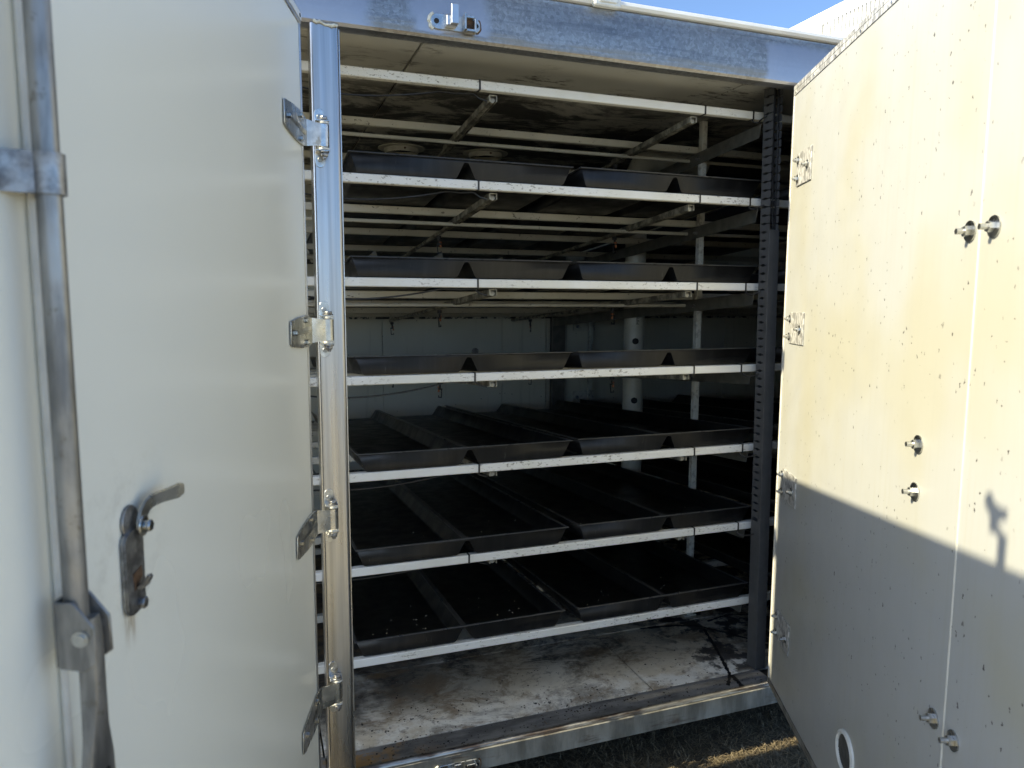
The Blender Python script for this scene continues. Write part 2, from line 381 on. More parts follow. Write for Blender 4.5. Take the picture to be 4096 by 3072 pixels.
# ================================================================== ground
gm = MB(); gm.v = [(-90, -90, 0), (90, -90, 0), (90, 90, 0), (-90, 90, 0)]; gm.f = [(0, 1, 2, 3)]
g = gm.build('ground', 'ground', smooth=False); g['kind'] = 'structure'; g['label'] = 'dry earth ground around the container'
def grass():
    m = MB(); rnd = random.Random(3)
    def blade(x, y, hh):
        a = rnd.uniform(0, 6.28); l = rnd.uniform(1.0, 3.2)*hh; wd = rnd.uniform(.0008, .0019)
        dx, dy = math.cos(a)*l, math.sin(a)*l; px, py = -math.sin(a)*wd, math.cos(a)*wd; z1 = hh*rnd.uniform(.25, .7); z2 = hh*rnd.uniform(.05, .8)
        k = len(m.v)
        m.v += [(x-px, y-py, .001), (x+px, y+py, .001), (x+dx*.5+px, y+dy*.5+py, z1), (x+dx*.5-px, y+dy*.5-py, z1), (x+dx, y+dy, z2)]
        m.f += [(k, k+1, k+2, k+3), (k+3, k+2, k+4)]
    for _ in range(52000):
        blade(rnd.uniform(.55, 2.7), rnd.uniform(-.8, .7), rnd.uniform(.006, .026))
    for _ in range(16000):
        blade(rnd.uniform(-3.5, 4.5), rnd.uniform(-4.5, .8), rnd.uniform(.01, .03))
    o = m.build('grass', 'grass', smooth=False); tag(o, 'short dry trampled grass under and before the container', 'grass', kind='stuff')
grass()

# ================================================================== container
XL, XR, YB = -1.5, 4.35, 2.36
ZF, ZC = .24, 2.47
CT = empty('insulated_container', (0, 0, 0)); tag(CT, 'white insulated container with galvanised door frame, open at the front', 'container')
def cbox(name, mat, *b, bevel=.002, parent=None): return MB().box(*b).build(name, mat, parent or CT, bevel)
# floor slab below the panels, panels on top
cbox('floor_slab', 'joint_black', XL+.06, XR-.06, .012, YB-.08, .19, .228, bevel=0)
fx = [-1.43, -1.03, .17, 1.372, 2.57, 3.77, 4.28]; fy = [.126, .60, 2.272]
for i in range(len(fx)-1):
    for j in range(2):
        cbox('floor_panel', 'floor_panel', fx[i]+.003, fx[i+1]-.003, fy[j]+.003, fy[j+1]-.003, .2282, ZF+random.uniform(-.0008, .0012), bevel=.0015)
# ceiling
cbox('roof_slab', 'white_paint', XL, XR, .064, YB, ZC+.014, 2.592, bevel=0)
cx = [-1.43, -.664, .518, 1.70, 2.88, 4.06, 4.28]
for i in range(len(cx)-1):
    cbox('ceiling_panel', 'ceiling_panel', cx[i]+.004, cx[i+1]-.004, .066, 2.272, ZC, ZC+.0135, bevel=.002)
# back wall
cbox('back_wall_slab', 'wall_panel', XL, XR, 2.292, YB, .19, ZC+.0138, bevel=0)
wx = [-1.43, -.19, .742, 1.511, 1.815]
for i in range(len(wx)-1):
    cbox('wall_panel', 'wall_panel', wx[i]+.0016, wx[i+1]-.0016, 2.280, 2.2918, ZF+.002, ZC-.001, bevel=.001)
wx = [1.966, 3.216, 4.28]
for i in range(len(wx)-1):
    cbox('wall_panel', 'wall_panel', wx[i]+.0016, wx[i+1]-.0016, 2.280, 2.2918, ZF+.002, ZC-.001, bevel=.001)
cbox('wall_pilaster', 'beam_steel', 1.846, 1.936, 2.235, 2.2916, ZF, ZC-.002)
for x in (1.818, 1.939): cbox('pilaster_trim', 'rail_cream', x, x+.024, 2.266, 2.2914, ZF, ZC-.002)
cbox('end_wall', 'wall_panel', XL, -1.433, .03, 2.2915, .19, ZC+.0138, bevel=0)
cbox('end_wall', 'wall_panel', 4.285, XR, .03, 2.2915, .19, ZC+.0138, bevel=0)
# header: folded section with lower lip
H0, H1 = 2.434, 2.594
prof = [(0, H0+.010), (.006, H0+.002), (.014, H0), (.046, H0), (.046, H0+.012), (.060, H0+.03), (.060, H1), (.012, H1), (.004, H1-.006), (.004, H1-.022), (.0, H1-.030)]
hd = MB().prism(prof, 'x', XL, XR).build('header_beam', 'galvanised', CT)
# ground-off welds: smoother skins a hair proud of the header
def patch(parent, pts, y, mat, name):
    m = MB(); k = 0; m.v = [(x, y, z) for x, z in pts]; m.f = [tuple(range(len(pts)))]; return m
cbox('inner_lip', 'beam_steel', .2515, 1.845, .0462, .0655, H0+.013, ZC-.001, bevel=.001)
# white rolled roof edge above the header
rp = [(-.004, H1+.001), (-.012, H1+.008), (-.010, H1+.018), (.002, H1+.024), (.05, H1+.026), (.05, H1+.001)]
rt = MB().prism(rp, 'x', XL-.01, XR+.01).build('roof_edge', 'white_paint', CT)
cl = MB().box(1.015, 1.105, -.020, .004, H1-.006, H1+.033).build('roof_clip', 'white_plastic', CT, .004)
MB().box(1.03, 1.09, -.026, -.0203, H1+.004, H1+.026).build('clip_tongue', 'white_plastic', cl, .002)
# posts
def post(x0, x1):
    r = .010
    pr = arc(x0+r, r, r, 180, 270, 5) + arc(x1-r, r, r, 270, 360, 5) + [(x1, .066), (x0, .066)]
    return MB().prism(pr, 'z', .166, H0+.001).build('door_post', 'stainless', CT)
post(.1726, .2505); post(1.846, 1.924)
MB().box(.2507, .2545, .012, .06, ZF+.005, H0-.004).build('post_return', 'aluminium', CT, .001)
post(-1.46, -1.382)
# weld filler bead on top of the near post
m = MB(); pts = []
for i in range(9):
    t = i/8; pts.append((.184+.064*t, -.003+random.uniform(-.001, .001), H0+.004-.007*t+random.uniform(-.003, .003)))
m.tube(pts, [.003+random.uniform(0, .0035) for _ in pts], 8); m.build('sealant_bead', 'sealant', CT)
# closed neighbour bay on the right
cbox('closed_bay_panel', 'white_paint', 1.9242, 4.34, -.002, .05, .25, H0-.001)
# sill
MB().prism([(0, .168), (0, .236), (.008, .240), (.030, .240), (.030, .2225), (.012, .2225), (.012, .168)], 'x', XL, XR).build('sill', 'sill_steel', CT)
lip = arc(.016, .2405, .0115, 0, 180, 8)
MB().prism([(x, z) for x, z in lip], 'x', .2507, 1.8455).build('sill_lip', 'sill_lip', CT)
cbox('threshold_strip', 'threshold', .2507, 1.8455, .0302, .1258, .2283, .2395, bevel=.002)
cbox('threshold_strip', 'threshold', XL+.06, .1722, .0302, .1258, .2283, .2395, bevel=.002)
for x in (-1.4, .6, 2.0, 4.2): cbox('foot_block', 'sill_steel', x-.07, x+.07, .35, .55, 0.0, .19, bevel=.004)
for x in (-1.4, .6, 2.0, 4.2): cbox('foot_block', 'sill_steel', x-.07, x+.07, 1.8, 2.0, 0.0, .19, bevel=.004)
# black tar runs on the right hand floor
def smear(pts, wd, seed):
    rnd = random.Random(seed); m = MB(); P = []
    for i in range(len(pts)-1):
        n = 10
        for j in range(n): P.append(Vector(pts[i]).lerp(Vector(pts[i+1]), j/n))
    P.append(Vector(pts[-1])); L_, R_ = [], []
    for i, p in enumerate(P):
        t = (P[min(i+1, len(P)-1)]-P[max(0, i-1)]).normalized(); nn = Vector((-t.y, t.x, 0)); w_ = wd*rnd.uniform(.55, 1.5)
        L_.append(p+nn*w_); R_.append(p-nn*w_*rnd.uniform(.6, 1.2))
    ol = L_+R_[::-1]; m.prism([(q.x, q.y) for q in ol], 'z', ZF+.0013, ZF+.0028); return m.build('tar_run', 'joint_black', CT, smooth=False)
def FL(px, py): p = PZ(px, py, ZF+.002); return (p.x, p.y, 0)
smear([FL(2815, 2516), FL(2862, 2590), FL(2890, 2640), FL(2919, 2697), FL(2912, 2740)], .006, 1)
smear([FL(2925, 2700), FL(2950, 2725), FL(2972, 2748)], .008, 2)
smear([FL(2800, 2505), FL(2900, 2530), FL(3018, 2561), FL(3066, 2580)], .005, 3)
smear([FL(2560, 2515), FL(2700, 2502), FL(2800, 2505)], .007, 4)
smear([FL(2830, 2485), FL(2905, 2460), FL(3018, 2458)], .004, 5)
# ledger at the back wall under every shelf, ceiling vent rings
LZ = [2.399, 2.082, 1.7625, 1.449, 1.134, .8175, .503]
SL = .0705
def zs(l, y): return LZ[l] - SL*(y-.21)
for px, py in ((1606, 592), (1942, 613)):
    p = PZ(px, py, ZC)
    ring = MB(); n = 28; k = 0
    for a in range(n):
        q = 2*math.pi*a/n
        for rr, zz in ((.118, ZC-.0005), (.118, ZC-.005), (.088, ZC-.005), (.084, ZC-.028), (.079, ZC-.028), (.079, ZC-.0005)): ring.v.append((p.x+rr*math.cos(q), p.y+rr*math.sin(q), zz))
    for a in range(n):
        b_ = (a+1) % n
        for i in range(6): ring.f.append((a*6+i, b_*6+i, b_*6+(i+1) % 6, a*6+(i+1) % 6))
    ro = ring.build('ceiling_vent_ring', 'pvc', CT)
    MB().cyl((p.x, p.y, ZC-.0006), (p.x, p.y, ZC-.004), .0785, 24).build('vent_opening', 'dark_hole', ro)
    MB().cyl((p.x, p.y-.0845, ZC-.016), (p.x, p.y-.092, ZC-.016), .005, 8).build('screw', 'rust', ro)
# lock keeper plates (header and sill)
def keeper(px0, dz, name):
    pl = MB(); x0, x1, zc, hh = .506, .655, 2.481, .0215
    out = arc(x0+hh, zc, hh, 90, 270, 10) + arc(x1-hh, zc, hh, -90, 90, 10)
    pl.prism(out, 'y', -.006, -.0005); K = pl.build(name, 'zinc', CT, .0012)
    m = MB().box(.548, .580, -.030, -.0061, zc-.016, zc+.012); m.box(.5585, .581, -.042, -.0301, zc-.014, zc+.040)
    m.build('hook_lug', 'aluminium', K, .0018)
    m = MB(); m.box(.600, .606, -.033, -.0061, zc-.022, zc+.024); m.box(.632, .638, -.026, -.0061, zc-.026, zc+.014); m.box(.6062, .6318, -.026, -.0061, zc+.012, zc+.020); m.box(.6062, .6318, -.031, -.0061, zc-.026, zc-.018)
    m.build('socket_lug', 'zinc', K, .0015)
    MB().box(.6064, .6316, -.010, -.0062, zc-.0178, zc+.0118).build('rusty_socket', 'rust', K)
    for x, r in ((.524, .0075), (.643, .006)): MB().cyl((x, -.0066, zc), (x, -.0058, zc), r, 16).build('hole', 'dark_hole', K)
    # dried sealant and rust round the ends
    m = MB(); rnd = random.Random(5)
    m.tube([(x0+hh+(hh+.003)*math.cos(R(a)), -.002, zc+(hh+.003)*math.sin(R(a))) for a in range(120, 250, 12)], [rnd.uniform(.002, .006) for _ in range(120, 250, 12)], 6)
    m.build('sealant_rim', 'sealant', K)
    m = MB(); m.tube([(x1-hh+(hh+.002)*math.cos(R(a)), -.002, zc+(hh+.002)*math.sin(R(a))) for a in range(-60, 50, 12)], [rnd.uniform(.0015, .004) for _ in range(-60, 50, 12)], 6)
    m.build('rust_rim', 'rust', K)
    return K
keeper(0, 0, 'lock_keeper')
k2 = keeper(0, 0, 'lock_keeper'); q = PY(1832, 3064, 0); k2.location = (q.x-.58, 0, q.z-2.481-.006)

# ================================================================== shelf rack
RK = empty('shelf_rack', (1.8, .6, 0)); tag(RK, 'seven level rack of white rails holding black trays inside container', 'shelf rack'); RO = Vector((1.8, .6, 0))
def rk(mb, name, mat, bevel=0.0, parent=None, **k):
    mb.v = [(x-RO.x, y-RO.y, z-RO.z) for x, y, z in mb.v]
    return mb.build(name, mat, parent or RK, bevel, **k)
RW = .0285
RY = [.21, .675, 1.172, 1.672]
for l in range(7):
    for j, y in enumerate(RY):
        z = zs(l, y)
        if j == 0:
            rail = rk(MB().box(-1.42, 4.27, y, y+RW, z-RW, z), 'rail', 'rail_white', .0025)
            for tx in ((.72, .715, .712, .701, .715, .678, None)[l], (1.578, 1.567, 1.566, 1.564, 1.577, 1.588, None)[l], (1.789, 1.789, 1.784, 1.778, 1.798, 1.792, None)[l]):
                if tx is None: continue
                t = MB(); w_ = .003; e_ = .0018
                t.box(tx-w_, tx+w_, y-e_, y-.0003, z-RW-e_, z+e_); t.box(tx-w_, tx+w_, y+RW+.0003, y+RW+e_, z-RW-e_, z+e_)
                t.box(tx-w_, tx+w_, y, y+RW, z+.0003, z+e_); t.box(tx-w_, tx+w_, y, y+RW, z-RW-e_, z-RW-.0003)
                rk(t, 'cable_tie', 'black_plastic', 0, rail).location = (0, 0, 0)
        else:
            rk(MB().box(-1.42, 4.27, y, y+RW, z-RW, z), 'rail', 'rail_cream', .0025)
    # round water pipe at the back and wall ledger
    zb = zs(l, 2.05)
    rk(MB().cyl((-1.42, 2.06, zb-.016), (4.27, 2.06, zb-.016), .0135, 10), 'support_tube', 'rail_cream')
    rk(MB().box(-1.42, 1.84, 2.246, 2.2795, zs(l, 2.26)-.030, zs(l, 2.26)-.004), 'wall_ledger', 'ledger', .001)
    rk(MB().box(1.97, 4.27, 2.246, 2.2795, zs(l, 2.26)-.030, zs(l, 2.26)-.004), 'wall_ledger', 'ledger', .001)
    # thin feed pipe below second rail
    if l < 3:
        zz = zs(l, .70)-.052
        rk(MB().cyl((-1.42, .722, zz), (4.27, .722, zz), .0075, 8), 'feed_pipe', 'rail_cream')
    # angle beams that carry the rails
    for bx in (1.852, -.02):
        y0, y1 = .243, 2.235
        za, zb2 = zs(l, y0)-RW-.001, zs(l, y1)-RW-.001
        m = MB(); hgt = .052
        for (xa, xb, ha) in ((bx, bx+.004, hgt), (bx+.0041, bx+.034, .004)):
            k = len(m.v)
            cut = .012 if ha > .01 else 0
            m.v += [(xa, y0, za), (xb, y0, za), (xb, y1, zb2), (xa, y1, zb2), (xa, y0+cut, za-ha), (xb, y0+cut, za-ha), (xb, y1, zb2-ha), (xa, y1, zb2-ha)]
            m.f += [tuple(k+i for i in q_) for q_ in ((0, 1, 2, 3), (7, 6, 5, 4), (0, 4, 5, 1), (1, 5, 6, 2), (2, 6, 7, 3), (3, 7, 4, 0))]
        bm_ = rk(m, 'angle_beam', 'beam_steel', .001)
        for yy in (.648, 1.86):
            zz = zs(l, yy)-RW-.03
            m = MB().prism(hexagon(yy, zz, .0095, 10), 'x', bx-.0075, bx-.0003); m.cyl((bx-.017, yy, zz), (bx-.0076, yy, zz), .005, 8)
            rk(m, 'bolt', 'zinc_dull', .0006, bm_).location = (0, 0, 0)
# uprights
for ux, uy, mat in ((1.8705, .635, 'upright_paint'), (2.11, 2.205, 'upright_paint'), (.0, .635, 'upright_paint')):
    u_ = rk(MB().box(ux-.0138, ux+.0125, uy, uy+.025, ZF+.008, ZC-.002), 'upright', mat, .0015)
    rk(MB().box(ux-.03, ux+.03, uy-.008, uy+.034, ZF+.0015, ZF+.0078), 'foot_plate', 'upright_paint', .001, u_).location = (0, 0, 0)
    m = MB().box(ux-.016, ux+.016, uy-.0052, uy-.0003, ZF+.0082, ZF+.055); rk(m, 'foot_tab', 'upright_paint', .002, u_).location = (0, 0, 0)
    rk(MB().cyl((ux, uy-.012, ZF+.034), (ux, uy-.0055, ZF+.034), .008, 10), 'bolt', 'rust', 0, u_).location = (0, 0, 0)
for px, py in ((2338, 1298), (2336, 1580)):
    p = PY(px, py, 2.279); pl = rk(MB().box(p.x-.085, p.x+.075, 2.2735, 2.2796, p.z-.045, p.z+.03), 'wall_plate', 'upright_paint', .001)
    for sx in (-.055, .05): rk(MB().cyl((p.x+sx, 2.266, p.z-.012), (p.x+sx, 2.2733, p.z-.012), .012, 10), 'bolt', 'zinc_dull', 0, pl).location = (0, 0, 0)
p = PY(1900, 1405, 2.28)
rk(MB().cyl((p.x, 2.272, p.z), (p.x, 2.2798, p.z), .022, 16), 'wall_bolt', 'zinc_dull')

# ================================================================== trays
TW, TL, TH = .752, 1.985, .062
def tray_mesh():
    def rnd_profile():
        h = TH; b0, b1, c0, c1, d0, d1 = .004, .026, .344, .368, .384, .410
        top = h-.002; pts = [(b0, top)]
        def corner(px, pz, qx, qz, rx, rz, r, n=3):
            p, q_, r_ = Vector((px, pz)), Vector((qx, qz)), Vector((rx, rz))
            a = q_+(p-q_).normalized()*r; b_ = q_+(r_-q_).normalized()*r
            return [tuple((a*(1-t)**2 + q_*2*t*(1-t) + b_*t*t)) for t in [i/n for i in range(n+1)]]
        nt_ = h-.009
        pts += corner(b0, top, b1, .003, c0, .003, .007)
        pts += corner(b1, .003, c0, .003, c1, nt_, .008)
        pts += corner(c0, .003, c1, nt_, d0, nt_, .006); pts += corner(c1, nt_, d0, nt_, d1, .003, .006)
        pts += corner(d0, nt_, d1, .003, TW-.030, .003, .008)
        pts += corner(d1, .003, TW-.030, .003, TW-.005, top, .007)
        pts.append((TW-.005, top)); return pts
    P = rnd_profile(); n = len(P); me = bpy.data.meshes.new('tray_shell'); V = []; F = []
    ys = [None, .25, .7, 1.2, 1.65, TL]
    for yi in ys:
        for x, z in P:
            y = .016*(1-z/TH) if yi is None else (yi if yi < TL else TL-.05*(z/TH))
            V.append((x, y, z))
    for i in range(len(ys)-1):
        for j in range(n-1): F.append((i*n+j, i*n+j+1, (i+1)*n+j+1, (i+1)*n+j))
    F.append(tuple(range(n)))
    me.from_pydata(V, [], F); me.update()
    bm = bmesh.new(); bm.from_mesh(me); bmesh.ops.recalc_face_normals(bm, faces=bm.faces); bm.to_mesh(me); bm.free()
    me.shade_smooth(); me.set_sharp_from_angle(angle=R(50)); me.materials.append(M['tray_black'])
    m = MB()
    m.box(-.004, TW+.003, -.007, .0035, TH-.003, TH+.0008); m.box(-.004, .006, .0037, TL-.05, TH-.003, TH+.0008); m.box(TW-.007, TW+.003, .0037, TL-.05, TH-.003, TH+.0008)
    m.box(.3665, .3855, .0037, TL-.06, TH-.0095, TH-.0062)
    rim = m.build('rim', 'tray_rim', None, .0012); COL.objects.unlink(rim); rm = rim.data; bpy.data.objects.remove(rim)
    return me, rm
TM, TR = tray_mesh()
rows = ['topmost', 'second highest', 'third highest', 'third lowest', 'second lowest', 'lowest']
cols = [('left', [.299, .297, .303, .305, .294, .287]), ('middle', [1.080, 1.073, 1.082, 1.089, 1.096, 1.093]), ('far right', [2.012]*6)]
for r_ in range(6):
    l = r_+1
    for ci, (cn, xs) in enumerate(cols):
        rnd = random.Random(r_*7+ci)
        root = empty('growing_tray', (xs[r_], .205+(rnd.uniform(-.008, .006)), LZ[l]+.0030), rnd.uniform(-.002, .002))
        root.rotation_euler = (-math.atan(SL), 0, rnd.uniform(-.0045, .0045))
        where = {'left': 'beside the steel post', 'middle': 'next to the cable duct', 'far right': 'half hidden behind the right door'}[cn]
        tag(root, f'black two channel tray on the {rows[r_]} tray shelf, {where}', 'tray', 'black growing trays on the shelves')
        o = bpy.data.objects.new('shell', TM); COL.objects.link(o); o.parent = root
        sm = o.modifiers.new('thickness', 'SOLIDIFY'); sm.thickness = .003; sm.offset = 0
        o2 = bpy.data.objects.new('rim', TR); COL.objects.link(o2); o2.parent = root

# ================================================================== irrigation lines
def irrigation():
    sp = MB()                                                   # misting sprinkler, hangs at origin
    sp.cyl((0, 0, -.002), (0, 0, -.016), .0105, 10); sp.cyl((0, 0, -.0161), (0, 0, -.034), .0055, 8)
    sp.box(-.0042, .0042, -.0125, .0065, -.041, -.0342); sp.box(-.0028, .0028, -.0125, -.0085, -.072, -.0412); sp.box(-.0028, .0028, -.0125, .0055, -.077, -.0722); sp.box(-.002, .002, .002, .0055, -.072, -.066)
    so_ = sp.build('sprinkler', 'black_plastic', None, .0008); sm_ = so_.data; bpy.data.objects.remove(so_)
    nz = MB().cyl((0, .004, -.052), (0, .004, -.0413), .0042, 8); nz.cyl((0, .004, -.033), (0, .004, -.028), .0066, 8)
    no_ = nz.build('nozzle', 'orange_plastic'); nm_ = no_.data; bpy.data.objects.remove(no_)
    names = ['top shelf', 'topmost tray shelf', 'second highest tray shelf', 'third highest tray shelf', 'third lowest tray shelf', 'second lowest tray shelf']
    for l in range(6):
        for li, (x, ys) in enumerate(((.777, (1.0, 2.15)), (1.552, (.85, 1.89)))):
            root = empty('irrigation_line', (x, .244, zs(l, .244)-RW-.001)); root.rotation_euler = (-math.atan(SL), 0, 0)
            tag(root, f'grimy channel pipe with misting sprinklers under {names[l]}, {"nearer the steel post" if li == 0 else "nearer the cable duct"}', 'irrigation pipe', 'irrigation lines under the shelves')
            m = MB().prism([(-.0135, 0), (.0135, 0), (.0135, -.021), (.0105, -.021), (.0105, -.003), (-.0105, -.003), (-.0105, -.021), (-.0135, -.021)], 'y', 0, .62)
            m.build('channel', 'grimy_channel', root)
            MB().cyl((0, .01, -.0135), (0, 1.96, -.0135), .0092, 8).build('pipe', 'grimy_channel' if li else 'grimy_channel', root)
            if l < 4:
                for y in ys:
                    o = bpy.data.objects.new('sprinkler', sm_); COL.objects.link(o); o.parent = root; o.location = (0 if li else 0, y-.244, -.022)
                    o.rotation_euler = (math.atan(SL), 0, random.uniform(0, 6.28)); 
                    n_ = bpy.data.objects.new('nozzle', nm_); COL.objects.link(n_); n_.parent = o
irrigation()

# ================================================================== air pipe
def air_pipe():
    x, y, r = 1.914, 1.29, .0545
    root = empty('air_pipe', (x, y, .55)); tag(root, 'white perforated plastic air pipe with elbow standing behind the trays', 'pipe')
    z0, zt = .55, 2.345
    m = MB().tube([(0, 0, 0), (0, 0, zt-z0)], r, 28); m.build('riser', 'pvc', root)
    path = [(.075-.075*math.cos(R(a)), 0, zt-z0+.075*math.sin(R(a))) for a in range(0, 91, 10)]
    el = MB().tube(path, r+.004, 28); el.build('elbow', 'pvc', root)
    MB().tube([(0, 0, zt-z0-.05), (0, 0, zt-z0-.001)], r+.007, 28).build('socket', 'pvc', root)
    zc = zt-z0+.075
    MB().tube([(.076, 0, zc), (.55, 0, zc)], r, 24).build('cross_pipe', 'pvc', root)
    hz = MB(); hp = []; hr = []
    for i in range(34): hp.append((.40+.011*i, 0, zc)); hr.append(r+.008+(.003 if i % 2 else 0))
    hz.tube(hp, hr, 24); hz.build('flexible_sleeve', 'rubber', root)
    MB().tube([(.775, 0, zc), (1.3, 0, zc)], r-.003, 24).build('cross_pipe', 'pvc', root)
    d = (CAM-Vector((x, y, 1.5))); d.z = 0; a0 = math.atan2(d.y, d.x)
    for px, py in ((2551, 1365), (2545, 1602), (2540, 1830)):
        dd = ray(px, py); t = (Vector((x, y, 0))-CAM).xy.length-.05; zz = CAM.z+dd.z/dd.xy.length*t
        aa = a0+R(9); cx_, cy_ = math.cos(aa), math.sin(aa)
        m = MB(); nr, na = 9, 7
        for i in range(nr):
            v_ = -1+2*i/(nr-1); hw = math.sqrt(max(0, 1-v_*v_))
            for j in range(na):
                ang = aa+(-1+2*j/(na-1))*hw*.0175/r; m.v.append(((r+.0009)*math.cos(ang), (r+.0009)*math.sin(ang), zz-.55+.0175*v_))
        for i in range(nr-1):
            for j in range(na-1): m.f.append((i*na+j, i*na+j+1, (i+1)*na+j+1, (i+1)*na+j))
        m.build('air_hole', 'dark_hole', root, smooth=False)
    def text(s, zstart, size, da):
        cu = bpy.data.curves.new('t', 'FONT'); cu.body = s; cu.size = size; cu.resolution_u = 2; to = bpy.data.objects.new('t', cu); COL.objects.link(to)
        dg = bpy.context.evaluated_depsgraph_get(); me = bpy.data.meshes.new_from_object(to.evaluated_get(dg)); bpy.data.objects.remove(to)
        for v in me.vertices:
            u, h_ = v.co.x, v.co.y; ang = a0+da-h_/r
            v.co = ((r+.0008)*math.cos(ang), (r+.0008)*math.sin(ang), zstart+u)
        me.materials.clear(); me.materials.append(M['dark_hole']); o = bpy.data.objects.new('lettering', me); COL.objects.link(o); o.parent = root
    text('PIPEMASTER D', 1.575-.55, .024, R(28)); text('200 14-8', 1.775-.55, .026, R(24))
air_pipe()

# ================================================================== cable trunking
def trunking():
    # slightly leaning slotted duct, open above, capped below
    bot = Vector((1.851, .120, ZF+.002)); top = Vector((1.824, .120, ZC-.001)); L = (top-bot).length
    root = empty('cable_trunking', bot); root.rotation_euler = (0, math.atan2(top.x-bot.x, top.z-bot.z), 0)
    tag(root, 'tall grey slotted cable duct, cover missing from its upper part', 'cable duct')
    w2, dep = .0205, .052
    MB().box(-w2, w2, dep-.003, dep, .0, L).build('back_plate', 'trunking', root)
    f = MB().box(-w2, -w2+.0022, 0, dep-.0032, 0, .0235); fo = f.build('finger', 'trunking', None, .0009); 
    # finger with narrow waist at the root
    fm = MB(); fm.prism([(0, .004), (.004, .002), (.022, .002), (.024, .0045), (.034, .0045), (dep-.0032, .0), (dep-.0032, .0305), (.034, .0255), (.024, .0255), (.022, .028), (.004, .028), (0, .026)], 'x', -.0011, .0011)
    bpy.data.objects.remove(fo); fo = fm.build('finger', 'trunking'); fme = fo.data; bpy.data.objects.remove(fo)
    n = int(L/.0305)
    for i in range(n):
        z = i*.0305
        if z > .60:
            o = bpy.data.objects.new('finger', fme); COL.objects.link(o); o.parent = root; o.location = (-w2+.0011, 0, z)
        if z > 1.55:
            o = bpy.data.objects.new('finger', fme); COL.objects.link(o); o.parent = root; o.location = (w2-.0011, 0, z)
    MB().box(-w2, -w2+.0022, .001, dep-.0032, .0, .60).build('side_wall', 'trunking', root)
    MB().box(w2-.0022, w2, .001, dep-.0032, .0, 1.545).build('side_wall', 'trunking', root)
    c = MB(); zc = 1.715
    c.prism([(-w2-.0022, .012), (-w2-.0022, -.0035), (w2+.0022, -.0035), (w2+.0022, .012), (w2+.0004, .012), (w2+.0004, -.0012), (-w2-.0004, -.0012), (-w2-.0004, .012)], 'z', .0, zc)
    c.build('cover', 'trunking', root, .0006)
    for i in range(7):
        rnd = random.Random(i+40); pth = []
        xo = -.012+.004*i
        for j in range(15):
            t = j/14; pth.append((xo+.004*math.sin(t*7+i*1.7)+rnd.uniform(-.0015, .0015), .012+.010*(i % 3)+.004*math.sin(t*5+i), 1.2+t*(L-1.2-.006)))
        m = MB().tube(pth, .0028, 6); m.v = [tuple(root.rotation_euler.to_matrix() @ Vector(v) + bot) for v in m.v]
        o = m.build('cable', 'cable_black'); o['group'] = 'cables bundled in the grey duct'
        tag(o, 'black cable bundled with others in the open upper part of the grey duct', 'cable', 'cables bundled in the grey duct')
trunking()
# loops from the rails into the duct and sagging cables at the left
ordn = ['top', 'topmost tray', 'second highest tray', 'third highest tray', 'third lowest tray', 'second lowest tray', 'lowest tray']
for l in range(6):
    z = LZ[l]-RW
    tx = 1.785; x1 = 1.851-.027*(z-ZF)/2.2-.0245
    pth = [(tx, .212, z-.003), (tx+.002, .205, z-.012), (tx+.012, .19, z-.017), (x1-.008, .172, z-.012), (x1-.003, .160, z-.006), (x1+.012, .150, z)]
    o = MB().tube(pth, .003, 6).build('cable', 'cable_black'); tag(o, f'short black cable looping from the {ordn[l]} shelf rail into duct', 'cable', 'cable loops into the duct')
    pth = []
    sag = (.030, .034, .032, .040, .034, .028)[l]; xe = (.60, .62, .60, .62, .64, .62)[l]
    for j in range(17):
        t = j/16; x = .05+(xe-.05)*t; pth.append((x, .272+.01*math.sin(t*4), z-.010-sag*4*t*(1-t)*(1-.25*(t-.5))+.006*t))
    pth += [(xe+.05, .262, z-.006), (.712, .255, z-.0035)]
    pth += [(.73, .249, z-.018), (.755, .246, z-.024)]
    o = MB().tube(pth, .0028, 6).build('cable', 'cable_black'); tag(o, f'thin cable sagging under the {ordn[l]} shelf beside the steel post', 'cable', 'sagging cables under the shelves')

# ================================================================== doors
def bolt_mesh(kind):
    if kind == 'stud':                     # washer + nut + stud towards -y
        m = MB().cyl((0, -.0022, 0), (0, -.0002, 0), .0135, 18); m.prism(hexagon(0, 0, .0088, 8), 'y', -.0105, -.0023); m.cyl((0, -.0185, 0), (0, -.0106, 0), .0048, 10)
    elif kind == 'big':
        m = MB().cyl((0, -.003, 0), (0, -.0003, 0), .0205, 22); m.prism(hexagon(0, 0, .0105, 8), 'y', -.0135, -.0031); m.cyl((0, -.027, 0), (0, -.0136, 0), .0058, 10)
    else:
        m = MB().prism(hexagon(0, 0, .0072, 0), 'y', .0003, .0055)
    return m
def mesh_only(mb, name, mat, bevel=0.0):
    o = mb.build(name, mat, None, bevel); me = o.data; bpy.data.objects.remove(o); return me
def put(me, name, parent, loc, rot=(0, 0, 0)):
    o = bpy.data.objects.new(name, me); COL.objects.link(o); o.parent = parent; o.location = loc; o.rotation_euler = rot; return o
